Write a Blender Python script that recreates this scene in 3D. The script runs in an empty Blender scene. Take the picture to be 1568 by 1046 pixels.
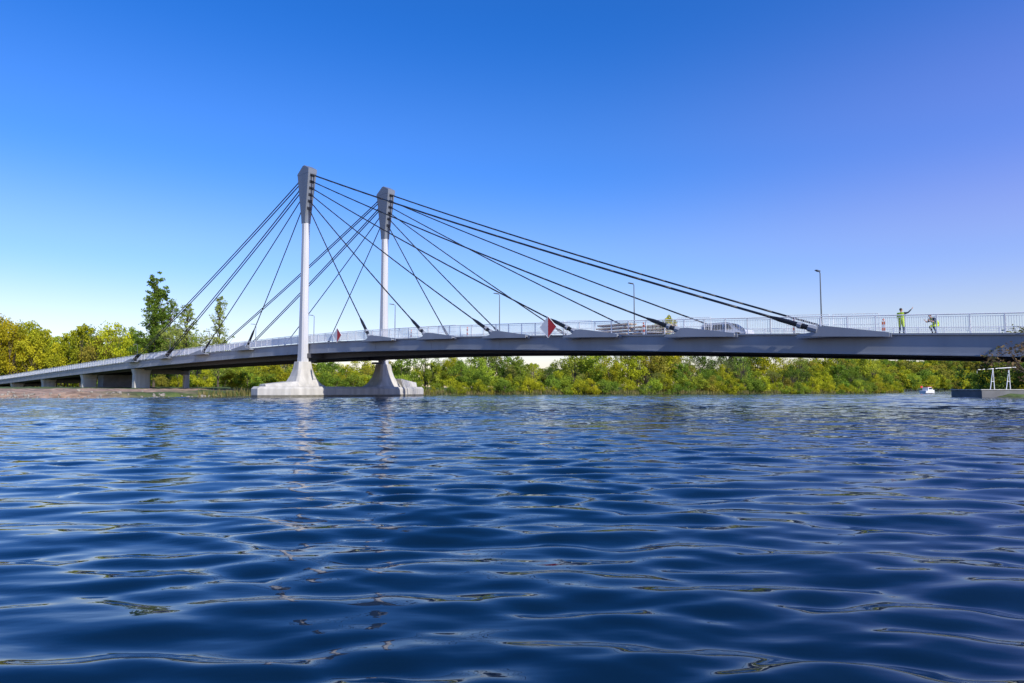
import bpy, math, random
import numpy as np
from mathutils import Vector, Matrix
random.seed(7); rng=np.random.default_rng(11)
scene=bpy.context.scene
scene.view_settings.view_transform='Standard'; scene.view_settings.look='None'
scene.view_settings.exposure=0; scene.view_settings.gamma=1

# ------------------------------------------------------------ materials
def newmat(name):
    m=bpy.data.materials.new(name); m.use_nodes=True
    nt=m.node_tree; b=nt.nodes['Principled BSDF']; return m,nt,b
def paint(name,col,rough=0.5,metal=0.0,var=0.12,scale=1.5,bump=0.0,streak=False):
    m,nt,b=newmat(name)
    tc=nt.nodes.new('ShaderNodeTexCoord'); mp=nt.nodes.new('ShaderNodeMapping')
    if streak: mp.inputs['Scale'].default_value=(1,1,0.12)
    nz=nt.nodes.new('ShaderNodeTexNoise'); nz.inputs['Scale'].default_value=scale; nz.inputs['Detail'].default_value=6
    nt.links.new(tc.outputs['Object'],mp.inputs[0]); nt.links.new(mp.outputs[0],nz.inputs['Vector'])
    r=nt.nodes.new('ShaderNodeMapRange'); r.inputs[1].default_value=0.3; r.inputs[2].default_value=0.7
    r.inputs[3].default_value=1-var; r.inputs[4].default_value=1+var
    nt.links.new(nz.outputs[0],r.inputs[0])
    mx=nt.nodes.new('ShaderNodeVectorMath'); mx.operation='SCALE'
    mx.inputs[0].default_value=col[:3]; nt.links.new(r.outputs[0],mx.inputs['Scale'])
    nt.links.new(mx.outputs[0],b.inputs['Base Color'])
    b.inputs['Roughness'].default_value=rough; b.inputs['Metallic'].default_value=metal
    if bump>0:
        bp=nt.nodes.new('ShaderNodeBump'); bp.inputs['Distance'].default_value=bump
        nt.links.new(nz.outputs[0],bp.inputs['Height']); nt.links.new(bp.outputs[0],b.inputs['Normal'])
    return m
M={}
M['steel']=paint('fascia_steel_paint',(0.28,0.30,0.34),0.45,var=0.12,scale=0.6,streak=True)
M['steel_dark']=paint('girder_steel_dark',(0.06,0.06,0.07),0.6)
M['pylon']=paint('pylon_paint',(0.54,0.54,0.55),0.4,var=0.09,scale=0.8,streak=True)
M['pylon_head']=paint('pylon_head_paint',(0.16,0.18,0.215),0.4,var=0.1,scale=0.8,streak=True)
M['cable']=paint('cable_sheath',(0.012,0.013,0.018),0.4)
M['concrete']=paint('pier_concrete',(0.48,0.46,0.42),0.85,var=0.22,scale=1.2,bump=0.03,streak=True)
M['concrete_d']=paint('slab_concrete',(0.16,0.16,0.16),0.9,var=0.2,scale=0.7)
M['wet']=paint('wet_concrete',(0.14,0.13,0.10),0.6,var=0.3,scale=2)
M['rail']=paint('rail_galvanised',(0.80,0.80,0.80),0.45,metal=0.0,var=0.06)
M['asphalt']=paint('asphalt',(0.05,0.05,0.052),0.9,scale=20,bump=0.01)
M['white']=paint('white_paint',(0.80,0.80,0.78),0.5,var=0.05)
M['red']=paint('red_paint',(0.62,0.03,0.03),0.5,var=0.06)
M['orange']=paint('orange_plastic',(0.7,0.14,0.03),0.5,var=0.06)
M['wood']=paint('lumber',(0.42,0.30,0.18),0.8,var=0.25,scale=5)
M['bark']=paint('bark',(0.10,0.075,0.055),0.95,var=0.3,scale=6)
M['lamp']=paint('lamp_grey',(0.10,0.11,0.12),0.45)
M['rubber']=paint('rubber',(0.02,0.02,0.02),0.8)
M['skin']=paint('skin',(0.50,0.29,0.20),0.6,var=0.05)
M['hair']=paint('hair',(0.03,0.02,0.015),0.8)
M['hivis']=paint('hivis_fabric',(0.48,0.62,0.03),0.8,var=0.1,scale=8)
M['trouser']=paint('dark_trousers',(0.03,0.035,0.05),0.9,var=0.2,scale=8)
M['glass']=paint('window_glass',(0.02,0.025,0.03),0.08)
M['carpaint']=paint('car_paint',(0.60,0.61,0.64),0.25,var=0.03)
M['rock']=paint('riprap_rock',(0.26,0.23,0.19),0.9,var=0.3,scale=2,bump=0.05)

def leafmat(name):
    m,nt,b=newmat(name)
    at=nt.nodes.new('ShaderNodeVertexColor'); at.layer_name='Col'
    oi=nt.nodes.new('ShaderNodeObjectInfo')
    mx=nt.nodes.new('ShaderNodeMix'); mx.data_type='RGBA'; mx.blend_type='MULTIPLY'; mx.inputs[0].default_value=1
    nt.links.new(at.outputs[0],mx.inputs[6]); nt.links.new(oi.outputs['Color'],mx.inputs[7])
    nt.links.new(mx.outputs[2],b.inputs['Base Color']); b.inputs['Roughness'].default_value=0.7
    b.inputs['Specular IOR Level'].default_value=0.2
    tr=nt.nodes.new('ShaderNodeBsdfTranslucent'); nt.links.new(mx.outputs[2],tr.inputs[0])
    ms=nt.nodes.new('ShaderNodeMixShader'); ms.inputs[0].default_value=0.35
    nt.links.new(b.outputs[0],ms.inputs[1]); nt.links.new(tr.outputs[0],ms.inputs[2])
    nt.links.new(ms.outputs[0],nt.nodes['Material Output'].inputs[0])
    return m
M['leaf']=leafmat('foliage')

# ------------------------------------------------------------ mesh builder
class MB:
    def __init__(s): s.v=[]; s.f=[]; s.m=[]; s.mats=[]
    def mi(s,mat):
        if mat not in s.mats: s.mats.append(mat)
        return s.mats.index(mat)
    def add(s,vs,fs,mat):
        o=len(s.v); s.v+= [tuple(p) for p in vs]; k=s.mi(mat)
        for f in fs: s.f.append([i+o for i in f]); s.m.append(k)
    def box(s,c,ax,ay,az,mat):
        c=Vector(c); vs=[]
        for sx in(-1,1):
            for sy in(-1,1):
                for sz in(-1,1): vs.append(c+sx*Vector(ax)+sy*Vector(ay)+sz*Vector(az))
        s.add(vs,[(0,1,3,2),(4,6,7,5),(0,4,5,1),(2,3,7,6),(0,2,6,4),(1,5,7,3)],mat)
    def tube(s,p0,p1,r0,r1,mat,n=6,cap=True):
        p0=Vector(p0);p1=Vector(p1);d=(p1-p0)
        if d.length<1e-6:return
        d.normalize(); a=d.orthogonal().normalized(); b=d.cross(a); vs=[]
        for p,r in((p0,r0),(p1,r1)):
            for i in range(n):
                t=2*math.pi*i/n; vs.append(p+a*math.cos(t)*r+b*math.sin(t)*r)
        fs=[(i,(i+1)%n,n+(i+1)%n,n+i) for i in range(n)]
        if cap: fs+= [tuple(range(n))[::-1],tuple(range(n,2*n))]
        s.add(vs,fs,mat)
    def path(s,pts,r,mat,n=6):
        for a,b in zip(pts[:-1],pts[1:]): s.tube(a,b,r,r,mat,n)
    def loft(s,rings,mat,cap=True,closed=True):
        n=len(rings[0]); vs=[p for r in rings for p in r]; fs=[]
        for k in range(len(rings)-1):
            for i in range(n if closed else n-1):
                j=(i+1)%n; fs.append((k*n+i,k*n+j,(k+1)*n+j,(k+1)*n+i))
        if cap: fs+= [tuple(range(n))[::-1],tuple(range((len(rings)-1)*n,len(rings)*n))]
        s.add(vs,fs,mat)
    def ell(s,c,r,mat,nu=12,nv=8,M3=None):
        c=Vector(c); vs=[];fs=[]
        for j in range(nv+1):
            ph=math.pi*j/nv
            for i in range(nu):
                th=2*math.pi*i/nu
                p=Vector((r[0]*math.sin(ph)*math.cos(th),r[1]*math.sin(ph)*math.sin(th),r[2]*math.cos(ph)))
                if M3: p=M3@p
                vs.append(c+p)
        for j in range(nv):
            for i in range(nu):
                fs.append((j*nu+i,(j+1)*nu+i,(j+1)*nu+(i+1)%nu,j*nu+(i+1)%nu))
        s.add(vs,fs,mat)
    def obj(s,name,parent=None,smooth=False,bevel=0,loc=None):
        me=bpy.data.meshes.new(name); me.from_pydata(s.v,[],s.f)
        for m in s.mats: me.materials.append(M[m])
        me.polygons.foreach_set('material_index',s.m)
        if smooth: me.polygons.foreach_set('use_smooth',[True]*len(s.f))
        me.update()
        import bmesh
        bm=bmesh.new(); bm.from_mesh(me); bmesh.ops.recalc_face_normals(bm,faces=bm.faces); bm.to_mesh(me); bm.free()
        o=bpy.data.objects.new(name,me); scene.collection.objects.link(o)
        if parent: o.parent=parent
        if bevel: 
            b=o.modifiers.new('bevel','BEVEL'); b.width=bevel; b.segments=2; b.limit_method='ANGLE'
        if loc: o.location=loc
        return o
def empty(name,loc=(0,0,0)):
    e=bpy.data.objects.new(name,None); e.empty_display_size=0.2; scene.collection.objects.link(e); e.location=loc; return e

# ------------------------------------------------------------ bridge frame
AX=Vector((0.7341,-0.6791,0)); CR=Vector((0.6791,0.7341,0)); O=Vector((-29.1,95,0)); UP=Vector((0,0,1))
TT=[-330,-260,-187,-120,-70,-30,0,26,43.5,63.6,80.6,100,130,200]
ZZ=[2.2,3.0,4.25,5.75,6.75,7.25,7.36,6.84,6.13,5.16,4.27,3.3,2.6,2.4]
def zd(t):
    T,Z=TT,ZZ
    i=max(0,min(len(T)-2,int(np.searchsorted(T,t))-1))
    def sl(k):
        if k<=0: return (Z[1]-Z[0])/(T[1]-T[0])
        if k>=len(T)-1: return (Z[-1]-Z[-2])/(T[-1]-T[-2])
        return (Z[k+1]-Z[k-1])/(T[k+1]-T[k-1])
    h=T[i+1]-T[i]; u=(t-T[i])/h; u2=u*u;u3=u2*u
    return (2*u3-3*u2+1)*Z[i]+(u3-2*u2+u)*h*sl(i)+(-2*u3+3*u2)*Z[i+1]+(u3-u2)*h*sl(i+1)
def P(t,c,z): 
    p=O+AX*t+CR*c; p.z=zd(t)+z; return p
def Pa(t,c,z):
    p=O+AX*t+CR*c; p.z=z; return p

bridge=empty('cable_stayed_bridge')
T0,T1=-300,128
def sweep(mb,sec,mat,a=T0,b=T1,step=4):
    tt=list(np.arange(a,b+.01,step))
    rings=[]
    for t in tt:
        s=sec(t) if callable(sec) else sec
        rings.append([P(t,c,z) for c,z in s])
    mb.loft(rings,mat)
def rect(c0,c1,z0,z1): return [(c0,z0),(c1,z0),(c1,z1),(c0,z1)]
W=13.7
mb=MB()
sweep(mb,rect(1.0,W-1.0,-0.34,0.0),'concrete_d')
mb.obj('deck_slab',bridge)
mb=MB()
for s in(0,1):
    f=(lambda c:c) if s==0 else (lambda c:W-c)
    def sec(pts): return [(f(c),z) for c,z in pts]
    sweep(mb,sec(rect(0.70,0.98,-1.22,0.02)),'steel')
    sweep(mb,sec(rect(0.56,1.10,0.022,0.14)),'steel')
    sweep(mb,sec(rect(0.60,1.35,-1.30,-1.222)),'steel')
    for t in np.arange(T0+6,T1,10.66):
        mb.box(P(t+.6,f(.695),-.6),AX*.12,CR*.012,UP*.58,'steel')
mb.obj('edge_girders',bridge)
mb=MB()
def dep(t):
    if t<-100: return -1.5
    if t<0: return -1.5-0.5*(t+100)/100
    return -2.0+0.65*min(1,t/55)
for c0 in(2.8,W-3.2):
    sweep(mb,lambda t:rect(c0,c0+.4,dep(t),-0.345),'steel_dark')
for t in np.arange(T0+2,T1,3.56):
    a=[P(t-.12,c,z) for c,z in rect(1.4,W-1.4,-1.05,-0.346)]
    b=[P(t+.12,c,z) for c,z in rect(1.4,W-1.4,-1.05,-0.346)]
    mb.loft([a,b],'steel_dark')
a=[P(-.9,c,z) for c,z in rect(0.2,W-.2,-1.9,-1.31)]; b=[P(.9,c,z) for c,z in rect(.2,W-.2,-1.9,-1.31)]
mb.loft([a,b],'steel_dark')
mb.obj('underdeck_girders',bridge)
mb=MB()
sweep(mb,rect(3.5,W-3.5,0.004,0.03),'asphalt'); mb.obj('road',bridge)
mb=MB()
sweep(mb,rect(1.12,3.48,0.004,0.14),'concrete'); sweep(mb,rect(W-3.48,W-1.12,0.004,0.14),'concrete')
mb.obj('footway',bridge)
mb=MB()
for t in np.arange(T0+4,T1-4,9):
    mb.loft([[P(t,c,z) for c,z in rect(W/2-.07,W/2+.07,0.034,0.038)],[P(t+4,c,z) for c,z in rect(W/2-.07,W/2+.07,0.034,0.038)]],'white')
mb.obj('centre_line',bridge)
for s in(0,1):
    mb=MB(); c=0.83 if s==0 else W-.83
    pts=[P(t,c,1.36) for t in np.arange(T0,T1,3)]
    mb.path(pts,0.04,'rail',6)
    for zz in(1.22,0.28): mb.path([P(t,c,zz) for t in np.arange(T0,T1,3)],0.022,'rail',4)
    for t in np.arange(T0,T1,1.8):
        mb.box(P(t,c,0.75),AX*.035,CR*.035,UP*.61,'rail')
    t=T0
    while t<T1:
        w=0.011 if t>35 else (0.011+0.038*min(1,(35-t)/45))
        mb.box(P(t,c,0.75),AX*w,CR*.008,UP*.47,'rail'); t+=0.13
    mb.obj('railing',bridge)

def ring(t0,c0,z,L,Wd,ch):
    a,b=L/2,Wd/2
    pts=[(-a+ch,-b),(a-ch,-b),(a,-b+ch),(a,b-ch),(a-ch,b),(-a+ch,b),(-a,b-ch),(-a,-b+ch)]
    return [Pa(t0+x,c0+y,z) for x,y in pts]
MAIN=[15.6+10.66*i for i in range(6)]
BACK=[-16.6,-32.6,-48.8,-65.6]
mz=[26.6,27.6,28.5,29.4,30.3,31.2]; bz=[27.2,28.5,29.7,30.9]
for s in(0,1):
    c0=0 if s==0 else W
    mb=MB()
    S=[(4.7,1.5,1.15),(7,1.32,1.05),(12,1.12,.98),(18,1.02,.92),(22,.98,.9),(24.4,1.0,.9)]
    mb.loft([ring(0,c0,z,L,w,0.2) for z,L,w in S],'pylon')
    S=[(24.403,1.0,.9),(25.4,1.15,.95),(26.4,1.5,1.02),(28.2,2.05,1.12),(30.0,2.55,1.22),(31.4,2.95,1.3)]
    mb.loft([ring(0,c0,z,L,w,0.05) for z,L,w in S],'pylon_head')
    pr=[(-1.475,31.403),(1.475,31.403),(1.50,32.0),(.25,32.65),(-.1,32.6),(-1.50,31.62)]
    rr=[]
    for y,k in((-.66,.97),(-.62,1),(.62,1),(.66,.97)):
        rr.append([Pa(x,c0+y,(z-31.403)*k+31.403) for x,z in pr])
    mb.loft(rr,'pylon_head')
    mb.obj('pylon',bridge)
    mb=MB(); sk=MB()
    def headL(z):
        return float(np.interp(z,[25.4,26.4,28.2,30.,31.4],[1.15,1.5,2.05,2.55,2.95]))/2
    jobs=[(t,z,1) for t,z in zip(MAIN,mz)]+[(t,z,-1) for t,z in zip(BACK,bz)]
    for t,z,sg in jobs:
        outer=(t==MAIN[-1] or t==BACK[-1] or t==BACK[-2])
        offs=(-0.22,0.22) if outer else (0,)
        for o in offs:
            a=Pa(sg*(headL(z)-.15),c0+o*.9,z); b=P(t,c0+(-.0),.38); b+=CR*(o*.9)
            d=(b-a); L=d.length; pts=[]
            for k in range(25):
                u=k/24; p=a+d*u; p.z-=4*0.0065*L*u*(1-u); pts.append(p)
            mb.path(pts,0.085 if outer else 0.075,'cable',6)
            dn=d.normalized()
            sk.tube(a,a+dn*.8,.13,.10,'cable',8)
            q=(pts[-1]-pts[-3]).normalized()
            sk.tube(b-q*3.3,b-q*2.6,.09,.17,'cable',8); sk.tube(b-q*2.6,b-q*0.4,.17,.19,'cable',8); sk.tube(b-q*1.2,b-q*.9,.24,.24,'steel',8)
            sk.tube(b-q*.4,b+q*.25,.26,.26,'steel',8)
        e=headL(z)+.01
        sk.box(Pa(sg*(e-.03),c0,z-.1),AX*.03,CR*(.34),UP*.22,'cable')  # flat near-black plate: the slot's shade painted in, no real recess
        prof=[(-1.3,-.14),(-1.0,.02),(-.2,.16),(.25,.58),(.9,.60),(4.8,.145),(4.8,-.14)]
        for dd in (-.30,.30):
            sk.loft([[P(t+sg*x,c0+dd-.03,zz) for x,zz in prof],[P(t+sg*x,c0+dd+.03,zz) for x,zz in prof]],'steel')
        sk.box(P(t+sg*1.7,c0,-.08),AX*2.9,CR*.26,UP*.05,'steel')
        sk.box(P(t+sg*1.7,c0+(.45 if s==0 else -.45),-.08),AX*2.6,CR*.14,UP*.05,'steel')
    mb.obj('stay_cables',bridge,smooth=True); sk.obj('anchor_fittings',bridge)

mb=MB()
def plan(sc,z,ex=0):
    pts=[(-7+ex,-.9),(-7+ex,.9),(-3.6,3.3-ex),(17.3,3.3-ex),(21-ex,.9),(21-ex,-.9),(17.3,-3.3+ex),(-3.6,-3.3+ex)]
    return [Pa(x,c,z) for c,x in pts]
mb.loft([plan(1,-2),plan(1,0.28)],'wet')
mb.loft([plan(1,0.283),plan(1,1.15),plan(1,1.45,.35)],'concrete')
def slab(c0,c1,z00,z01,h0,h1,t0=1.45):
    a=[Pa(-h0,c0,t0),Pa(h0,c0,t0),Pa(h0*.75,c0,z00),Pa(-h0*.75,c0,z00)]
    b=[Pa(-h1,c1,t0),Pa(h1,c1,t0),Pa(h1*.75,c1,z01),Pa(-h1*.75,c1,z01)]
    mb.loft([a,b],'concrete')
slab(-5.9,-1.9,1.75,2.15,1.0,2.6,1.453)
slab(15.6,19.6,2.7,2.15,2.6,1.0,1.453)
mb.obj('pier_footing',bridge,bevel=.05)
mb=MB()
for c0 in(0,W):
    S=[(1.456,4.2,5.2),(1.75,3.7,4.3),(2.2,3.2,3.5),(2.9,2.6,2.8),(3.8,2.1,2.3),(4.9,1.8,1.95)]
    mb.loft([ring(0,c0,z,L,w,.3) for z,L,w in S],'concrete')
    mb.box(Pa(0,c0+(1.3 if c0==0 else -1.3),5.05),AX*.6,CR*.5,UP*.14,'steel_dark')
mb.obj('pier_pedestal',bridge,bevel=.05)
mb=MB()
for t in(-69,-104,-140,-176,-212,-248):
    zt=zd(t)-1.31
    for c0,w,l in((2.6,1.7,1.6),(W-1.9,.7,.7)):
        mb.loft([ring(t,c0,-1,l*1.0,w*2*.9,.15),ring(t,c0,zt-1.2,l,w*2*.9,.15),ring(t,c0,zt-.08,l*1.25,w*2.1,.15)],'concrete')
    mb.box(Pa(t,W/2,zt-.6),AX*.6,CR*(W/2-1.6),UP*.5,'concrete_d')
mb.obj('approach_pier',bridge,bevel=.03)
mb=MB()
mb.loft([[P(-100,c,z) for c,z in rect(3.4,W-1.2,-6,-1.7)],[P(-96,c,z) for c,z in rect(3.4,W-1.2,-6,-1.7)]],'concrete_d')
mb.obj('abutment_wall',bridge)
mb=MB()
mb.loft([[P(96,c,z) for c,z in rect(1,W-1,-6,-1.4)],[P(100,c,z) for c,z in rect(1,W-1,-6,-1.4)]],'concrete')
mb.obj('abutment_wall',bridge)

# ------------------------------------------------------------ street lamps
for t in[-101,-80,-59,-38.5,-17.8,4.6,26.1,46.1,65.3,86]:
    mb=MB(); b=P(t,W-1.4,.14)
    mb.tube(b,b+UP*.9,.1,.09,'lamp',10); mb.tube(b+UP*.9,b+UP*6.1,.07,.045,'lamp',8)
    mb.tube(b+UP*6.1,b+UP*6.17-CR*.35,.035,.035,'lamp',6)
    h=b+UP*6.2-CR*.65
    mb.loft([[h+AX*x*.16+CR*.36+UP*z*.05 for x,z in((-1,-1),(1,-1),(.8,1),(-.8,1))],[h+AX*x*.12-CR*.36+UP*z*.035 for x,z in((-1,-1),(1,-1),(.8,1),(-.8,1))]],'lamp')
    mb.obj('street_lamp')

# ------------------------------------------------------------ navigation signs
for t,r in((44.6,1.02),(8.9,.95)):
    mb=MB(); c=P(t,-.30 ,.85); n=-CR
    def q(x,z,d): return c+AX*x+UP*z+n*d
    def tri(pts,mat,d0,d1): mb.loft([[q(x,z,d0) for x,z in pts],[q(x,z,d1) for x,z in pts]],mat)
    tri([(-r,0),(0,-r),(0,r)],'white',.0,.04); tri([(0.002,-r),(r,0),(0.002,r)],'red',.0,.04)
    for (x0,z0),(x1,z1) in(((-r,0),(0,r)),((0,r),(r,0)),((r,0),(0,-r)),((0,-r),(-r,0))):
        mb.tube(q(x0,z0,.02),q(x1,z1,.02),.03,.03,'rail',6)
    mb.tube(q(0,-r*.95,-.06),q(0,r*.8,-.06),.04,.04,'lamp',6); mb.tube(q(-r*.5,0,-.06),q(r*.5,0,-.06),.04,.04,'lamp',6)
    mb.tube(q(0,-.75,-.06),q(0,-.75,-.98),.04,.04,'lamp',6)
    mb.obj('navigation_sign')

# ------------------------------------------------------------ car on deck
def vehicle(t,c,name):
    e=empty(name,P(t,c,.03)); 
    def L(x,y,z): return AX*x+CR*y+UP*z*.86
    mb=MB()
    prof=[(-2.2,.35),(-2.25,.9),(-2.1,1.05),(-1.95,1.62),(-1.6,1.80),(.5,1.82),(.8,1.72),(1.45,1.12),(2.2,.95),(2.3,.6),(2.25,.35)]
    rs=[]
    for y,sh in((-.88,.93),(-.9,1),(.9,1),(.88,.93)):
        rs.append([L(x*(.985 if abs(y)<.89 else 1),y*(1 if z<1.1 else .88),z) for x,z in prof])
    mb.loft(rs,'carpaint'); mb.obj('body',e,bevel=.05)
    mb=MB()
    for sy in(-1,1):
        for (x0,x1) in((-1.75,-.9),(-.8,.1),(.2,1.05)):
            mb.loft([[L(x,sy*y,z) for x,y,z in((x0,.91,1.1),(x1,.91,1.1),(min(x1,.7),.80,1.62),(x0+.05,.80,1.62))],
                     [L(x,sy*(y+.012),z) for x,y,z in((x0,.91,1.1),(x1,.91,1.1),(min(x1,.7),.80,1.62),(x0+.05,.80,1.62))]],'glass')
    mb.loft([[L(.84,-.7,1.68),L(.84,.7,1.68),L(1.46,.78,1.15),L(1.46,-.78,1.15)],[L(.87,-.7,1.7),L(.87,.7,1.7),L(1.49,.78,1.17),L(1.49,-.78,1.17)]],'glass')
    mb.obj('windows',e)
    mb=MB()
    for x in(-1.45,1.5):
        for y in(-.82,.82):
            mb.tube(L(x,y-.11,.36),L(x,y+.11,.36),.32,.32,'rubber',18); mb.tube(L(x,y-.12,.36),L(x,y+.12,.36),.19,.19,'lamp',12)
    mb.obj('wheels',e)
vehicle(58.3,8.2,'parked_car')
mb=MB()
for k in range(7):
    for j in range(5):
        t0=47.2+random.uniform(-.2,.2); 
        mb.box(P(t0+ (k%2)*4.2+1.8,3.9+j*.28,.35+.11*k*1.4),AX*random.uniform(1.7,2.0),CR*.12,UP*.06,'wood')
for t0 in(46,48,50.5,52.5): mb.box(P(t0+.4,4.4,.18),AX*.08,CR*.8,UP*.10,'wood')
mb.obj('lumber_stack')
mb=MB()
def fence(t,c):
    a=P(t,c,.3);b=P(t+3.2,c,.3)
    for p in(a,b): mb.tube(p-UP*.15,p+UP*1.6,.025,.025,'rail',6); mb.box(p-UP*.08,AX*.3,CR*.12,UP*.07,'rubber')
    for z in(.1,.8,1.6): mb.tube(a+UP*z,b+UP*z,.022,.022,'rail',5)
    for k in range(1,16):
        p=a.lerp(b,k/16); mb.tube(p+UP*.1,p+UP*1.6,.008,.008,'rail',4)
for t in(12,15.5,19,22.5,39,42.5,55.2,65,68.5): fence(t,5.2)
mb.obj('construction_fence')
for t,c in((41.5,3.0),(53,3.0),(66.5,2.6),(72.4,3.6),(30,3.),(20,3.)):
    mb=MB(); b=P(t,c,.14)
    mb.box(b+UP*.06,AX*.4,CR*.2,UP*.06,'rubber')
    for k in range(4): mb.box(b+UP*(.25+k*.22),AX*.10,CR*.02,UP*.108,'orange' if k%2==1 else 'white')
    mb.ell(b+UP*1.15,(.07,.07,.09),'orange',8,6)
    mb.obj('warning_beacon')

# ------------------------------------------------------------ people
def person(name,base,face,J,mats,R):
    fw=Vector(face).normalized(); rt=fw.cross(UP)
    def Wd(p): return base+rt*p[0]+fw*p[1]+UP*p[2]
    e=empty(name,base)
    names=[k for k in J if k not in('head','look')]; idx={n:i for i,n in enumerate(names)}
    edges=[('pel','sp1'),('sp1','sp2'),('sp2','nk'),('nk','hd0'),('sp2','ls'),('ls','le'),('le','lw'),('sp2','rs'),('rs','re'),('re','rw'),
           ('pel','lh'),('lh','lk'),('lk','la'),('la','lt'),('pel','rh'),('rh','rk'),('rk','ra'),('ra','rtoe')]
    me=bpy.data.meshes.new(name+'_cage'); me.from_pydata([Wd(J[n])-base for n in names],[(idx[a],idx[b]) for a,b in edges],[])
    o=bpy.data.objects.new(name+'_cage',me); scene.collection.objects.link(o)
    o.modifiers.new('s','SKIN')
    sv=me.skin_vertices[0].data
    for n in names:
        r=R[n]; sv[idx[n]].radius=(r,r) ; sv[idx[n]].use_root=(n=='pel')
    ss=o.modifiers.new('ss','SUBSURF'); ss.levels=2; ss.render_levels=2
    dg=bpy.context.evaluated_depsgraph_get(); ev=o.evaluated_get(dg)
    nm=bpy.data.meshes.new_from_object(ev); bpy.data.objects.remove(o)
    order=[mats.get(ed,'hivis') for ed in edges]
    um=sorted(set(order))
    nm.materials.clear()
    for u in um: nm.materials.append(M[u])
    segs=[(Wd(J[a])-base,Wd(J[b])-base) for a,b in edges]
    for pl in nm.polygons:
        c=pl.center; best=1e9;bi=0
        for k,(a,b) in enumerate(segs):
            d=b-a; u=max(0,min(1,(c-a).dot(d)/max(d.length_squared,1e-9))); q=(c-(a+d*u)).length
            if q<best: best=q;bi=k
        pl.material_index=um.index(order[bi]); pl.use_smooth=True
    body=bpy.data.objects.new('body',nm); scene.collection.objects.link(body); body.parent=e
    mb=MB(); hd=Wd(J['head'])-base
    hf=Vector(J['look']); hf=(rt*hf[0]+fw*hf[1]+UP*hf[2]).normalized(); hr=hf.cross(UP).normalized(); hu=hr.cross(hf)
    M3=Matrix((hr,hf,hu)).transposed()
    mb.ell(hd,(.078,.098,.118),'skin',16,12,M3)
    mb.ell(hd+hu*.03-hf*.018,(.085,.098,.105),'hair',16,12,M3)
    mb.ell(hd+hf*.10-hu*.01,(.013,.02,.022),'skin',8,6,M3)
    for sx in(-1,1):
        mb.ell(hd+hf*.088+hu*.012+hr*sx*.032,(.013,.008,.008),'hair',8,6,M3)
        mb.ell(hd+hr*sx*.082-hu*.005,(.012,.02,.032),'skin',8,6,M3)
    mb.ell(hd+hf*.09-hu*.05,(.026,.008,.006),'red',8,6,M3)
    mb.obj('head',e,smooth=True)
    mb=MB()
    for w_,el in(('lw','le'),('rw','re')):
        a=Wd(J[w_])-base; d=(Wd(J[w_])-Wd(J[el])).normalized(); s1=d.orthogonal().normalized(); s2=d.cross(s1)
        mb.ell(a+d*.05,(.042,.022,.055),'skin',10,8,Matrix((s1,s2,d)).transposed())
        for k,ln in enumerate((.07,.08,.075,.06)):
            p=a+d*.09+s1*(-.03+.02*k); m_=p+d*ln*.55+s2*.008; tip=m_+d*ln*.4+s2*.025
            mb.tube(p,m_,.0095,.009,'skin',6); mb.tube(m_,tip,.009,.007,'skin',6)
        p=a+d*.03-s1*.035; mb.tube(p,p+d*.035-s1*.03,.012,.01,'skin',6); mb.tube(p+d*.035-s1*.03,p+d*.065-s1*.032,.01,.008,'skin',6)
    mb.obj('hands',e,smooth=True)
    return e
R=dict(pel=.15,sp1=.145,sp2=.16,nk=.06,hd0=.055,ls=.085,le=.052,lw=.034,rs=.085,re=.052,rw=.034,lh=.11,lk=.068,la=.045,lt=.04,rh=.11,rk=.068,ra=.045,rtoe=.04)
mt={('nk','hd0'):'skin',('lk','la'):'trouser',('rk','ra'):'trouser',('la','lt'):'rubber',('ra','rtoe'):'rubber',('le','lw'):'skin',('re','rw'):'skin',('lh','lk'):'hivis',('rh','rk'):'hivis',('sp2','nk'):'hivis'}
J1=dict(pel=(0,0,.95),sp1=(0,0,1.13),sp2=(0,.01,1.36),nk=(0,.01,1.5),hd0=(0,.02,1.58),ls=(-.2,0,1.42),le=(-.3,.1,1.17),lw=(-.22,.32,1.28),
  rs=(.2,0,1.42),re=(.42,.12,1.46),rw=(.60,.22,1.68),lh=(-.1,0,.88),lk=(-.12,.02,.5),la=(-.13,-.02,.09),lt=(-.15,.14,.045),rh=(.1,0,.88),rk=(.13,.03,.5),ra=(.15,-.02,.09),rtoe=(.18,.14,.045),head=(0,.04,1.67),look=(.5,1,0))
R1={k:v*1.18 if k in('pel','sp1','sp2','ls','rs','lh','rh','lk','rk') else v for k,v in R.items()}
mt1=dict(mt); mt1[('re','rw')]='trouser'; mt1[('rs','re')]='trouser'
person('road_worker',P(73.9,2.0,.14),CR+AX*.3,J1,mt1,R1)
J2=dict(J1); J2.update(pel=(0,-.32,.66),sp1=(0,-.22,.80),sp2=(0,-.03,.98),nk=(0,.07,1.07),hd0=(0,.12,1.11),ls=(-.2,-.02,.98),le=(-.27,.16,.78),lw=(-.2,.36,.86),
  rs=(.2,-.02,.98),re=(.27,.16,.80),rw=(.2,.38,.90),lh=(-.1,-.30,.60),lk=(-.15,.08,.50),la=(-.14,-.12,.09),lt=(-.15,.04,.045),rh=(.1,-.30,.60),rk=(.15,.10,.50),ra=(.14,-.14,.09),rtoe=(.15,.02,.045),head=(0,.19,1.18),look=(-.3,1,-.35))
mt2=dict(mt); mt2[('sp2','ls')]='trouser'; mt2[('sp2','rs')]='trouser';mt2[('ls','le')]='trouser'; mt2[('rs','re')]='trouser'
person('road_worker',P(75.8,1.7,.14),(-CR-AX*.7),J2,mt2,R1)

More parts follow.
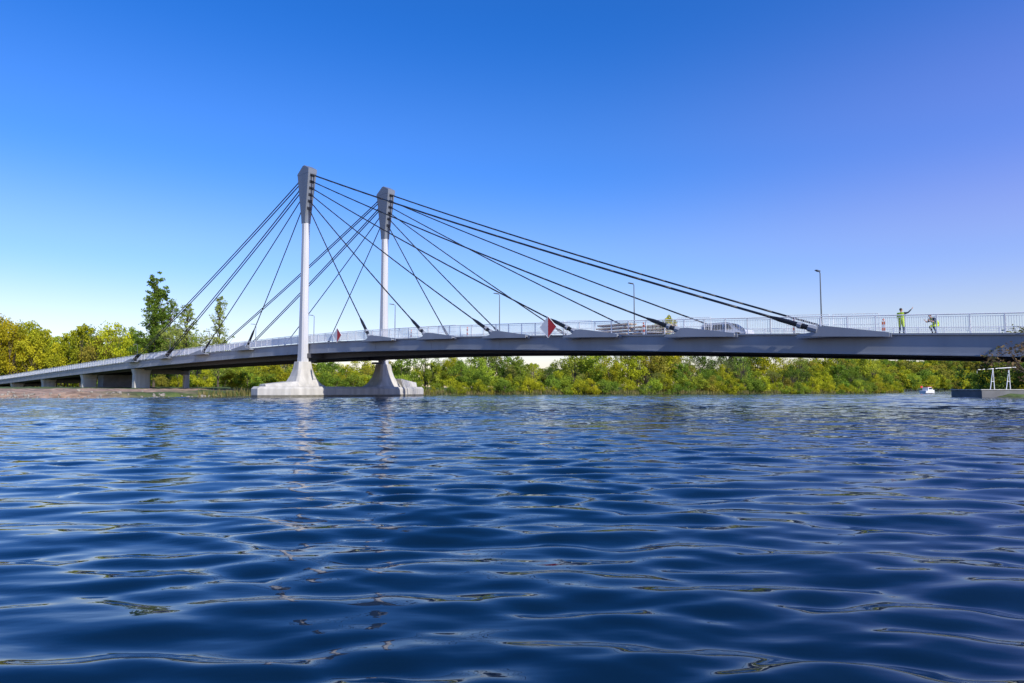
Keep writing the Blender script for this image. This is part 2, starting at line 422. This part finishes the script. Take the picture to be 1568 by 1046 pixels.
# ------------------------------------------------------------ terrain
FX=[-900,-120,-62,-50,-45,-43,-40,-32,-10,20,60,100,135,165,200,400,1500]
FY=[60,76,80,83,86,98,112,128,142,152,168,200,235,330,420,560,700]
RY=[-100,20,28,33,50,70,87,90,97,104,118,140,170,2000]
RX=[400,300,60,27.6,41.0,57,70,64,63,68,100,190,400,3000]
def H(X,Y):
    ys=np.interp(X,FX,FY); xr=np.interp(Y,RY,RX)
    wob=1.2*np.sin(X*.31)+.8*np.sin(X*.77+1)+.6*np.sin(Y*.5+X*.2)
    d1=(Y-ys+wob)*.8; d2=(X-xr+.6*np.sin(Y*.7))*.9
    d=np.maximum(d1,d2)
    s=np.clip((d+5)/9,0,1); s=s*s*(3-2*s)
    h=-2+s*2.42
    h+=np.clip((d-8)/70,0,1)*1.2
    h+=.26*np.clip((-43-X)/6,0,1)*s*np.clip((150-Y)/30,0,1)
    n=.10*np.sin(X*.9+np.sin(Y*.6))+.07*np.sin(Y*1.3+X*.4)+.05*np.sin(X*2.3+Y*1.7)
    h+=n*np.clip(d/3,0,1)
    h+= 17*np.exp(-((X-420)/210)**2-((Y-800)/150)**2)+24*np.exp(-((X-650)/160)**2-((Y-740)/120)**2)
    h+= 16*np.exp(-((X+500)/300)**2-((Y-800)/200)**2)
    return h,d
def coords(a,b,c,d,step):
    left=[];x=a;s=step
    mid=list(np.arange(b,c,step))
    x=b
    while x>a: s*=1.25; x-=s; left.append(x)
    right=[];x=mid[-1];s=step
    while x<d: s*=1.25; x+=s; right.append(x)
    return np.array(left[::-1]+mid+right)
xs=coords(-2500,-140,180,3000,1.3); ys=coords(-60,20,260,4500,1.3)
XX,YY=np.meshgrid(xs,ys); HH,DD=H(XX,YY)
def gridmesh(name,X,Y,Z):
    ny,nx=X.shape; co=np.stack([X,Y,Z],-1).reshape(-1,3).astype(np.float32)
    i=np.arange(ny*nx).reshape(ny,nx)
    q=np.stack([i[:-1,:-1],i[:-1,1:],i[1:,1:],i[1:,:-1]],-1).reshape(-1,4)
    me=bpy.data.meshes.new(name); me.vertices.add(len(co)); me.vertices.foreach_set('co',co.ravel())
    me.loops.add(q.size); me.loops.foreach_set('vertex_index',q.ravel().astype(np.int32))
    me.polygons.add(len(q)); me.polygons.foreach_set('loop_start',(np.arange(len(q))*4).astype(np.int32)); 
    me.update(calc_edges=True); me.polygons.foreach_set('use_smooth',np.ones(len(q),bool)); me.validate(); return me
me=gridmesh('ground',XX,YY,HH)
ca=me.color_attributes.new('Col','FLOAT_COLOR','POINT')
sand=np.clip((-46-XX+3*np.sin(YY*.4))/8,0,1)*np.clip((128-YY+2*np.sin(XX*.3))/8,0,1)*np.clip((XX+180)/30,0,1)
shore=np.clip(1-DD/2.5,0,1)
g=np.array([.065,.10,.018]); sd=np.array([.36,.235,.155]); mud=np.array([.15,.12,.07])
col=g*(1-sand[...,None])+sd*sand[...,None]
col=col*(1-shore[...,None]*.8*(1-sand[...,None]*.8))+mud*(shore[...,None]*.8*(1-sand[...,None]*.8))
ca.data.foreach_set('color',np.concatenate([col,np.ones(col.shape[:2]+(1,))],-1).astype(np.float32).ravel())
gm,nt,b=newmat('ground_soil')
at=nt.nodes.new('ShaderNodeVertexColor'); at.layer_name='Col'
nz=nt.nodes.new('ShaderNodeTexNoise'); nz.inputs['Scale'].default_value=.9; nz.inputs['Detail'].default_value=8
tc=nt.nodes.new('ShaderNodeNewGeometry'); nt.links.new(tc.outputs['Position'],nz.inputs['Vector'])
mr=nt.nodes.new('ShaderNodeMapRange'); mr.inputs[1].default_value=.3;mr.inputs[2].default_value=.7;mr.inputs[3].default_value=.5;mr.inputs[4].default_value=1.5
nt.links.new(nz.outputs[0],mr.inputs[0]); sc=nt.nodes.new('ShaderNodeVectorMath'); sc.operation='SCALE'
nt.links.new(at.outputs[0],sc.inputs[0]); nt.links.new(mr.outputs[0],sc.inputs['Scale']); nt.links.new(sc.outputs[0],b.inputs['Base Color'])
b.inputs['Roughness'].default_value=.95
bp=nt.nodes.new('ShaderNodeBump'); bp.inputs['Distance'].default_value=.25; nt.links.new(nz.outputs[0],bp.inputs['Height']); nt.links.new(bp.outputs[0],b.inputs['Normal'])
me.materials.append(gm)
go=bpy.data.objects.new('ground',me); scene.collection.objects.link(go)
def hz(x,y): return float(H(np.array([x]),np.array([y]))[0][0])

# ------------------------------------------------------------ water
oy=-2.2
radii=[0.9]
while radii[-1]<6000:
    r=radii[-1]; radii.append(r*(1.0061 if r<25 else (1.0036 if r<190 else 1.05)))
radii=np.array(radii); ang=np.radians(np.linspace(-82,82,760))
RR,AA=np.meshgrid(radii,ang,indexing='ij'); WX=RR*np.sin(AA); WY=oy+RR*np.cos(AA)
WZ=np.zeros_like(WX)
SP=np.where(RR<25,.0061,.0042)*RR; SP=np.where(RR>185,5.,SP)
ncomp=104
lam=np.exp(np.linspace(math.log(.10),math.log(4.6),ncomp))
patch=1+.45*np.sin(WX*.21+1.3*np.sin(WY*.13))*np.sin(WY*.17+.9*np.sin(WX*.11+2))
patch2=1+.6*np.sin(WX*.9+1.7*np.sin(WY*.5+1))*np.sin(WY*.6+1.1*np.sin(WX*.4+2))
for i,l in enumerate(lam):
    th=math.radians(rng.normal(84,23)); k=2*math.pi/l
    slope=.0205*((.42 if l<.5 else .30)+math.exp(-(math.log(l/.50))**2/(2*.55**2)))
    slope*= rng.uniform(.5,1.4)
    amp=slope/k
    w=np.clip((l/SP-2.6)/2.4,0,1)
    if l>1.1: w=w*np.clip(.45+(RR-6)/40,.45,1.9)   # longer chop in mid-river, calmer by the bank where the picture is taken
    ph=rng.uniform(0,6.28)
    arg=k*(WX*math.cos(th)+WY*math.sin(th))+ph+.8*np.sin(WX*.42/l+i*1.7)
    WZ+=amp*w*(np.sin(arg)+.22*np.cos(2*arg))*(patch if l>.6 else patch2)
me=gridmesh('water',WX,WY,WZ)
wm,nt,b=newmat('river_water')
b.inputs['Base Color'].default_value=(.002,.013,.032,1); b.inputs['Roughness'].default_value=.015; b.inputs['IOR'].default_value=1.333
geo=nt.nodes.new('ShaderNodeNewGeometry')
def noise(scale,sx,sy,det=3,rot=0.2):
    mp=nt.nodes.new('ShaderNodeMapping'); mp.inputs['Scale'].default_value=(sx,sy,1); mp.inputs['Rotation'].default_value=(0,0,rot)
    n=nt.nodes.new('ShaderNodeTexNoise'); n.inputs['Scale'].default_value=scale; n.inputs['Detail'].default_value=det
    nt.links.new(geo.outputs['Position'],mp.inputs[0]); nt.links.new(mp.outputs[0],n.inputs['Vector']); return n.outputs[0]
def mul(a,f):
    m=nt.nodes.new('ShaderNodeMath'); m.operation='MULTIPLY'; nt.links.new(a,m.inputs[0])
    if isinstance(f,float): m.inputs[1].default_value=f
    else: nt.links.new(f,m.inputs[1])
    return m.outputs[0]
def add(a,b_):
    m=nt.nodes.new('ShaderNodeMath'); m.operation='ADD'; nt.links.new(a,m.inputs[0]); nt.links.new(b_,m.inputs[1]); return m.outputs[0]
ln=nt.nodes.new('ShaderNodeVectorMath'); ln.operation='LENGTH'; nt.links.new(geo.outputs['Position'],ln.inputs[0])
fd=nt.nodes.new('ShaderNodeMapRange'); fd.inputs[1].default_value=8; fd.inputs[2].default_value=40; nt.links.new(ln.outputs['Value'],fd.inputs[0])
h1=mul(noise(8,.4,1,2),.0022); h2=mul(mul(noise(2.4,.42,1,3,-.12),.07),fd.outputs[0]); h3=mul(mul(noise(.8,.35,1,2,.1),.10),fd.outputs[0])
hh=add(add(h1,h2),h3)
bp=nt.nodes.new('ShaderNodeBump'); bp.inputs['Distance'].default_value=1; bp.inputs['Strength'].default_value=1
nt.links.new(hh,bp.inputs['Height']); nt.links.new(bp.outputs[0],b.inputs['Normal'])
me.materials.append(wm)
wo=bpy.data.objects.new('water',me); scene.collection.objects.link(wo)

# ------------------------------------------------------------ trees
def leafmesh(name,centers,rad,nper,size,wood,colA,colB,flat=.8):
    n=len(centers); idx=np.repeat(np.arange(n),nper)
    N=len(idx); d=rng.normal(size=(N,3)); d/=np.linalg.norm(d,axis=1)[:,None]
    rr=rng.uniform(0,1,N)**.45
    p=centers[idx]+d*(rr*rad[idx])[:,None]*np.array([1,1,flat])
    u=rng.normal(size=(N,3)); u/=np.linalg.norm(u,axis=1)[:,None]
    v=rng.normal(size=(N,3)); v-=u*np.sum(u*v,1)[:,None]; v/=np.linalg.norm(v,axis=1)[:,None]
    s=size*rng.uniform(.5,1.3,N)[:,None]
    q=np.stack([p-u*s*.5,p+v*s*.33,p+u*s*.5,p-v*s*.33],1).reshape(-1,3)
    cb=rng.uniform(0,1,n)[idx]*.7+rng.uniform(0,.3,N)
    col=np.array(colA)[None]*(1-cb[:,None])+np.array(colB)[None]*cb[:,None]
    nv=len(wood.v)
    verts=np.concatenate([np.array(wood.v).reshape(-1,3),q]) if nv else q
    me=bpy.data.meshes.new(name)
    faces=[list(f) for f in wood.f]+ (np.arange(N*4).reshape(-1,4)+nv).tolist()
    me.from_pydata(verts.tolist(),[],faces)
    me.materials.append(M['bark']); me.materials.append(M['leaf'])
    me.polygons.foreach_set('material_index',np.array([0]*len(wood.f)+[1]*N,dtype=np.int32))
    ca=me.color_attributes.new('Col','FLOAT_COLOR','POINT')
    c=np.ones((nv+N*4,4),np.float32); c[nv:,:3]=np.repeat(col,4,0); ca.data.foreach_set('color',c.ravel())
    me.update(); return me
YA=(.14,.18,.02); YB=(.46,.46,.055)
def broad(name,h=12,w=9,base=.15,n=46,nper=85,size=.42,A=YA,B=YB,rs=1.0):
    wood=MB(); cs=[];rd=[]
    lean=rng.normal(0,.25,2)
    lobes=[rng.uniform(0,6.28) for _ in range(5)]
    while len(cs)<n:
        d=rng.normal(size=3); d/=np.linalg.norm(d); r=rng.uniform(.35,1)**.6
        th=math.atan2(d[1],d[0]); k=1+sum(.16*math.sin(th*(2+i)+a) for i,a in enumerate(lobes))*.8
        zc=h*(base+(1-base)*.5); x=d[0]*r*w*.42*k; y=d[1]*r*w*.42*k; z=zc+d[2]*r*h*(1-base)*.44
        cs.append((x,y,z)); rd.append(rng.uniform(.08,.17)*w*rs)
    cs=np.array(cs); rd=np.array(rd)
    p=Vector((0,0,-.6)); top=Vector((lean[0],lean[1],h*.75)); tr=[p.lerp(top,k/5)+Vector((rng.normal(0,.12),rng.normal(0,.12),0)) for k in range(6)]
    for k in range(5): wood.tube(tr[k],tr[k+1],h*.018*(1-k*.17),h*.018*(1-(k+1)*.17),'bark',7)
    for c in cs[::2]:
        c=Vector(c); u=max(.12,min(.95,(c.z/h)*.75-.05)); a=tr[min(4,int(u*5))]; mid=a.lerp(c,.5)+Vector((0,0,.3))
        wood.tube(a,mid,h*.006,h*.004,'bark',4,False); wood.tube(mid,c,h*.004,h*.0015,'bark',4,False)
    return leafmesh(name,cs,rd,nper,size,wood,A,B)
def bare(name,h=11,w=7,nper=7,size=.22,A=(.20,.18,.05),B=(.40,.37,.09)):
    wood=MB(); tips=[]
    def br(p,d,L,r,dep):
        q=p+d*L; wood.tube(p,q,r,r*.6,'bark',4 if dep>1 else 6,False)
        tips.append(q)
        if dep>=5: return
        for _ in range(3 if dep<4 else 2):
            nd=(d+Vector(rng.normal(0,.42,3))+Vector((0,0,.12))).normalized()
            br(q,nd,L*rng.uniform(.6,.8),r*.58,dep+1)
    br(Vector((0,0,-.4)),Vector((0,0,1)),h*.3,h*.012,0)
    cs=np.array([tuple(t) for t in tips if t.z>h*.3]); rd=np.full(len(cs),.5)
    return leafmesh(name,cs,rd,nper,size,wood,A,B)
def poplar(name,h=30,w=9,n=230,nper=75,size=.42,rmin=.6,A=(.10,.14,.02),B=(.34,.38,.05),nl=44):
    wood=MB(); cs=[];rd=[]; limbs=[]
    for k in range(nl):
        u0=.06+.76*(k+rng.uniform(0,1))/nl; th=k*2.4+rng.normal(0,.4); Lr=w*.5*rng.uniform(.6,1.08)*(1-.75*max(0,u0-.22)/.6)
        b0=Vector((0,0,u0*h)); tip=Vector((Lr*math.cos(th),Lr*math.sin(th),min(h*.98,u0*h+h*rng.uniform(.08,.19))))
        mid=b0.lerp(tip,.5)-Vector((0,0,.6)); wood.tube(b0,mid,.12,.07,'bark',4,False); wood.tube(mid,tip,.07,.02,'bark',4,False); limbs.append((b0,mid,tip))
    limbs.append((Vector((0,0,h*.72)),Vector((0,0,h*.85)),Vector((.2,0,h))))
    for k in range(n):
        b0,mid,tip=limbs[k%len(limbs)]; u=rng.uniform(.2,1.0)
        p=(b0.lerp(mid,u*2) if u<.5 else mid.lerp(tip,u*2-1))+Vector(rng.normal(0,.4,3))
        cs.append(tuple(p)); rd.append(rng.uniform(rmin,1.2)*(1.25-.6*p.z/h))
    for k in range(8): wood.tube((0,0,-.5+k*h/8.4),(0,0,-.5+(k+1)*h/8.4),.32*(1-k/8.5),.32*(1-(k+1)/8.5),'bark',7)
    return leafmesh(name,np.array(cs),np.array(rd),nper,size,wood,A,B)
broads=[broad('broadleaf_%d'%i,12,rng.uniform(8,11)) for i in range(5)]
bushes=[broad('bush_%d'%i,5,6.5,base=-.05,n=34,nper=80,size=.3,rs=1.1) for i in range(4)]
bares=[bare('bare_%d'%i) for i in range(3)]
thin=[broad('thin_%d'%i,13,7,base=.12,n=60,nper=30,size=.3,rs=.9,A=(.19,.21,.03),B=(.42,.44,.07)) for i in range(2)]
hillm=[broad('hilltree_%d'%i,13,12,base=0,n=30,nper=40,size=1.0,rs=1.2) for i in range(3)]
COL={'g':(.72,.97,.8,1),'y':(1.4,1.32,.5,1),'o':(1.65,1.25,.35,1),'d':(.42,.60,.6,1),'b':(1.05,.90,.95,1),'l':(1.1,1.25,.9,1)}
def put(me,name,x,y,h,h0,parent=None,col='g',wsc=1,z=None):
    o=bpy.data.objects.new(name,me); scene.collection.objects.link(o)
    s=h/h0; o.scale=(s*wsc,s*wsc,s); o.rotation_euler=(0,0,rng.uniform(0,6.28))
    o.location=(x,y,(hz(x,y)-.15) if z is None else z)
    c=COL[col]; k=rng.uniform(.8,1.2); o.color=(c[0]*k*rng.uniform(.92,1.08),c[1]*k,c[2]*k,1)
    if parent: o.parent=parent
    return o
far=empty('distant_tree_row')
def prof(k):
    return float(np.interp(k,[-.9,-.72,-.6,-.5,-.42,-.2,-.13,-.05,.05,.075,.1,.15,.25,.33,.36,.4,.5,.56,.62,.75],
                             [20,20,17,15,9,8.5,10.5,11,10,6.5,10.5,11.5,12.5,11.5,8.5,8.8,10,8.6,7.5,7]))
seq='gylgbylyggylyylg'
i=0
for row,(off,hs) in enumerate(((9,.72),(16,1.0),(27,1.08))):
    x=-58.
    while x<150:
        ysh=np.interp(x,FX,FY); y=max(ysh,128 if x<-25 else 0)+off+rng.uniform(-2,3)
        k=x/y
        if x<-30: y+=18
        hgt=prof(k)*y/165*hs*rng.uniform(.58,1.2)
        r=rng.uniform()
        if r<.18: me_,h0=bares[i%3],11
        elif r<.32: me_,h0=thin[i%2],13
        else: me_,h0=broads[i%5],12
        cc=seq[rng.integers(len(seq))] if rng.uniform()>.13 else 'd'
        put(me_,'tree',x,y,hgt,h0,far,cc,wsc=rng.uniform(.8,1.2))
        x+=rng.uniform(4.2,7.8); i+=1
x=-56.
while x<152:
    ysh=np.interp(x,FX,FY); 
    for q in range(2):
        y=ysh+3.0+q*3+rng.uniform(-1,1)
        if x<-25: y=max(y,138+rng.uniform(-2,8))
        put(bushes[i%4],'shrub',x,y,rng.uniform(1.5,4.6),5,far,seq[rng.integers(len(seq))]); i+=1
    x+=rng.uniform(2.2,3.6)
lw=empty('riverside_wood')
for row in range(4):
    x=-260.
    while x<-62:
        y=238+row*12+rng.uniform(-3,3)+ (x+60)*-.02
        k=x/y
        if k>-.36: x+=5; continue
        h=float(np.interp(k,[-1.1,-.76,-.70,-.67,-.63,-.6,-.56,-.52,-.47,-.42,-.36],[26,25.5,25,21.0,24,22.5,24.5,22,18,14,10]))*rng.uniform(.80,1.08)
        cc='o' if (k<-.70 and rng.uniform()<.5) else ('y' if rng.uniform()<.25 else seq[rng.integers(len(seq))])
        put(broads[i%5],'tree',x,y,h,12,lw,cc,wsc=.7); i+=1
        x+=rng.uniform(5.5,8)
for j in range(110):
    y=rng.uniform(150,215); k=rng.uniform(-.8,-.36); x=k*y
    cpos=(Vector((x,y,0))-O).dot(CR)
    if cpos<W+6: continue
    put(bushes[j%4],'shrub',x,y,rng.uniform(2.5,5.5),5,lw,seq[rng.integers(len(seq))])
pm=poplar('poplar_mesh',w=9.5,n=300,nper=60); pm2=poplar('poplar_mesh_b',n=200,nper=32,size=.38,rmin=.5,A=(.17,.19,.04),B=(.38,.39,.08))
put(pm,'poplar_tree',-.524*192,192,33.0,30,None,'g',wsc=1.15)
put(pm2,'poplar_tree',-.503*200,200,28,30,None,'g',wsc=1.4)
b2=bare('birch_mesh',13,6,size=.3)
put(pm2,'birch_tree',-.478*188,188,24.5,30,None,'l',wsc=1.5)
put(b2,'birch_tree',-.49*184,184,20,13,None,'l',wsc=.7)
put(pm2,'birch_tree',-.43*180,180,25.5,30,None,'l',wsc=1.05)
put(b2,'birch_tree',-.445*178,178,17,13,None,'l',wsc=.8)
put(thin[0],'birch_tree',-.46*185,185,17,13,None,'g',wsc=.8)
put(broads[2],'willow_tree',.228*192,192,24,12,None,'y',wsc=.62)
put(thin[1],'willow_tree',.205*190,190,21.5,13,None,'y',wsc=.7)
put(thin[0],'birch_tree',.335*195,195,20,13,None,'g',wsc=.5)
hw=empty('distant_wooded_hill')
for j in range(1500):
    k=rng.uniform(.42,1.05); y=rng.uniform(560,900); x=k*y
    if np.interp(x,FX,FY)+8>y: continue
    put(hillm[j%3],'tree',x,y,rng.uniform(9,16),13,hw,seq[rng.integers(len(seq))] if rng.uniform()<.6 else 'b',wsc=1.1)
for j in range(90):
    x=rng.uniform(150,420); y=np.interp(x,FX,FY)+rng.uniform(4,16)
    put(hillm[j%3],'tree',x,y,rng.uniform(7,13),13,hw,seq[rng.integers(len(seq))])
for j in range(260):
    x=rng.uniform(-450,150); y=rng.uniform(300,420)
    put(hillm[j%3],'tree',x,y,rng.uniform(8,13) if x>-100 else rng.uniform(12,18),13,hw,seq[rng.integers(len(seq))])
rb=empty('riverbank_shrubs')
for (x,y,h,c) in((74,102,5.5,'d'),(78,99,7,'g'),(76,107,7,'y'),(80,110,9,'d'),(85,108,8,'l'),(72,105,4,'g'),(88,118,10,'g')):
    put(bushes[int(x)%4],'shrub',x,y,h,5,rb,c)
tw=bare('twiggy_shrub',11,nper=2,size=.35,A=(.14,.10,.05),B=(.28,.22,.08))
for (x,y,h,c,z) in((27.7,35.6,3.8,'b',.15),(29.2,37.2,4.0,'g',.3),(29.8,38,4.3,'b',.4),(32,42,5,'g',.5)):
    put(tw,'shrub',x,y,h,11,rb,c,wsc=1.5,z=z)
N=26000
x=rng.uniform(-60,150,N); yb=np.interp(x,FX,FY); dd=rng.uniform(.5,7,N)**1.0
wob=1.2*np.sin(x*.31)+.8*np.sin(x*.77+1)
y=yb-wob*1+dd
hh_,_=H(x,y); keep=(hh_>-.15)&~((x<-44)&(y<97)); x,y,hh_=x[keep],y[keep],hh_[keep]
N=len(x); hg=rng.uniform(.3,1.1,N); a=rng.uniform(0,6.28,N); w_=rng.uniform(.05,.12,N)
base=np.stack([x,y,hh_-.05],1); dx=np.stack([np.cos(a)*w_,np.sin(a)*w_,0*a],1); tip=base+np.stack([rng.normal(0,.15,N),rng.normal(0,.15,N),hg],1)
q=np.stack([base-dx,base+dx,tip],1).reshape(-1,3)
me=bpy.data.meshes.new('bank_reeds'); me.from_pydata(q.tolist(),[],np.arange(N*3).reshape(-1,3).tolist()); me.materials.append(M['leaf'])
ca=me.color_attributes.new('Col','FLOAT_COLOR','POINT'); t_=rng.uniform(0,1,(N,1)); cc=np.array([[.36,.28,.12]])*t_+np.array([[.10,.14,.02]])*(1-t_)
c4=np.ones((N*3,4),np.float32); c4[:,:3]=np.repeat(cc,3,0); ca.data.foreach_set('color',c4.ravel())
o=bpy.data.objects.new('bank_reeds',me); scene.collection.objects.link(o)
mb=MB()
for j in range(340):
    x_=rng.uniform(-100,-43); yb_=np.interp(x_,FX,FY); y_=yb_+rng.uniform(-2,5); s=rng.uniform(.08,.3)
    c=Vector((x_,y_,max(-.1,hz(x_,y_))+s*.2)); R3=Matrix.Rotation(rng.uniform(0,6),3,Vector(rng.normal(size=3)).normalized())
    mb.ell(c,(s,s*rng.uniform(.6,1),s*rng.uniform(.5,.8)),'rock',6,4,R3)
mb.obj('riprap_stones')

# ------------------------------------------------------------ right quay + frame + boat
mb=MB()
mb.box((76,95,.2),(13,0,0),(0,3.2,0),(0,0,.75),'concrete_d'); mb.box((76,95,1.012),(13.15,0,0),(0,3.3,0),(0,0,.06),'concrete')
mb.obj('quay_wall',bevel=.03)
mb=MB()
q0=Vector((66.2,94,1.06))
for dx in(0,2.2):
    mb.tube(q0+Vector((dx-.5,0,0)),q0+Vector((dx,0,2.9)),.05,.04,'rail',8); mb.tube(q0+Vector((dx+.5,.6,0)),q0+Vector((dx,0,2.9)),.05,.04,'rail',8)
    mb.tube(q0+Vector((dx-.3,0.05,1.1)),q0+Vector((dx+.3,.3,1.1)),.03,.03,'rail',6)
mb.tube(q0+Vector((-2.2,0,2.7)),q0+Vector((3.2,0,3.05)),.05,.05,'rail',8)
mb.tube(q0+Vector((-2.2,0,2.7)),q0+Vector((-2.2,0,2.2)),.02,.02,'rail',6)
mb.obj('boat_hoist_frame')
def boat(x,y):
    e=empty('motor_boat',(x,y,0)); mb=MB(); rings=[]
    for u in np.linspace(0,1,9):
        X=-2.6+5.4*u; w=1.0*(1-max(0,u-.45)**2*3.0); w=max(.05,w); zk=-.25+.35*max(0,u-.6); zt=.75+.25*u
        rings.append([(X,-w,zt),(X,-w*.85,.15),(X,0,zk),(X,w*.85,.15),(X,w,zt)])
    mb.loft(rings,'white'); mb.obj('hull',e)
    mb=MB()
    mb.loft([[(-1.3,-.8,.8),(-1.3,.8,.8),(-1.2,.7,1.75),(-1.2,-.7,1.75)],[(1.0,-.75,.9),(1.0,.75,.9),(.5,.6,1.75),(.5,-.6,1.75)]],'white')
    mb.loft([[(-1.0,-.81,1.1),(-1.0,-.79,1.1),(-1.0,-.72,1.6),(-1.0,-.74,1.6)],[(.6,-.79,1.1),(.6,-.77,1.1),(.45,-.68,1.6),(.45,-.70,1.6)]],'glass')
    mb.loft([[(-1.5,-.78,1.76),(-1.5,.78,1.76),(-1.5,.78,1.84),(-1.5,-.78,1.84)],[(.8,-.7,1.76),(.8,.7,1.76),(.8,.7,1.84),(.8,-.7,1.84)]],'red')
    mb.tube((-2.4,0,.8),(-2.5,0,2.1),.02,.02,'rail',5); mb.loft([[(-2.5,0,1.6),(-2.5,0.01,1.6),(-2.5,.01,2.1),(-2.5,0,2.1)],[(-3.2,.1,1.5),(-3.2,.11,1.5),(-3.2,.11,2.0),(-3.2,.1,2.0)]],'red')
    mb.obj('cabin',e); e.rotation_euler=(0,0,.5); return e
boat(.608*186,186)

# ------------------------------------------------------------ light, sky
AZ=140; EL=33
sd=Vector((math.sin(math.radians(AZ))*math.cos(math.radians(EL)),math.cos(math.radians(AZ))*math.cos(math.radians(EL)),math.sin(math.radians(EL))))
l=bpy.data.lights.new('sun','SUN'); l.energy=5.0; l.angle=math.radians(.53); l.color=(1,.95,.86)
lo=bpy.data.objects.new('sun',l); scene.collection.objects.link(lo); lo.rotation_euler=sd.to_track_quat('Z','Y').to_euler(); lo.location=(50,-50,60)
w=bpy.data.worlds.new('World'); scene.world=w; w.use_nodes=True; nt=w.node_tree
bg=nt.nodes['Background']; sk=nt.nodes.new('ShaderNodeTexSky'); sk.sky_type='NISHITA'; sk.sun_disc=False
sk.sun_elevation=math.radians(EL); sk.sun_rotation=math.radians(AZ); sk.air_density=1.0; sk.dust_density=.4; sk.ozone_density=2.5
tc=nt.nodes.new('ShaderNodeTexCoord'); sp=nt.nodes.new('ShaderNodeSeparateXYZ'); nt.links.new(tc.outputs['Generated'],sp.inputs[0])
rp=nt.nodes.new('ShaderNodeValToRGB'); cr=rp.color_ramp; cr.interpolation='EASE'
K=3.2
stops=[(0,(1.5,1.24,1.22)),(.08,(1.38,1.25,1.42)),(.18,(.92,1.16,1.72)),(.32,(.46,1.0,1.9)),(.5,(.20,.86,1.87)),(1,(.15,.65,1.45))]
cr.elements[0].position=0; cr.elements[1].position=1
for p_,c_ in stops[1:-1]: cr.elements.new(p_)
for e_,(p_,c_) in zip(sorted(cr.elements,key=lambda e:e.position),stops): e_.color=(c_[0]/K,c_[1]/K,c_[2]/K,1)
nt.links.new(sp.outputs['Z'],rp.inputs[0])
m1=nt.nodes.new('ShaderNodeMix'); m1.data_type='RGBA'; m1.blend_type='MULTIPLY'; m1.inputs[0].default_value=1; m1.clamp_result=False
nt.links.new(sk.outputs[0],m1.inputs[6]); nt.links.new(rp.outputs[0],m1.inputs[7])
mx=nt.nodes.new('ShaderNodeMapRange'); mx.interpolation_type='SMOOTHSTEP'; mx.inputs[1].default_value=.05; mx.inputs[2].default_value=.75; nt.links.new(sp.outputs['X'],mx.inputs[0])
mz_=nt.nodes.new('ShaderNodeMapRange'); mz_.interpolation_type='SMOOTHSTEP'; mz_.inputs[1].default_value=.05; mz_.inputs[2].default_value=.42; nt.links.new(sp.outputs['Z'],mz_.inputs[0])
pm_=nt.nodes.new('ShaderNodeMath'); pm_.operation='MULTIPLY'; nt.links.new(mx.outputs[0],pm_.inputs[0]); nt.links.new(mz_.outputs[0],pm_.inputs[1])
m2=nt.nodes.new('ShaderNodeMix'); m2.data_type='RGBA'; m2.blend_type='MULTIPLY'; m2.inputs[7].default_value=(2.4,1.1,1.05,1)
nt.links.new(pm_.outputs[0],m2.inputs[0]); nt.links.new(m1.outputs[2],m2.inputs[6])
vm=nt.nodes.new('ShaderNodeVectorMath'); vm.operation='SCALE'; vm.inputs['Scale'].default_value=K; nt.links.new(m2.outputs[2],vm.inputs[0])
nt.links.new(vm.outputs[0],bg.inputs[0]); bg.inputs[1].default_value=.11

cam=bpy.data.cameras.new('camera'); cam.lens=24; cam.sensor_width=36; cam.clip_end=20000; cam.clip_start=.05
co=bpy.data.objects.new('camera',cam); scene.collection.objects.link(co); co.location=(0,0,1.0)
co.rotation_euler=(math.radians(90+4.05),0,0); scene.camera=co
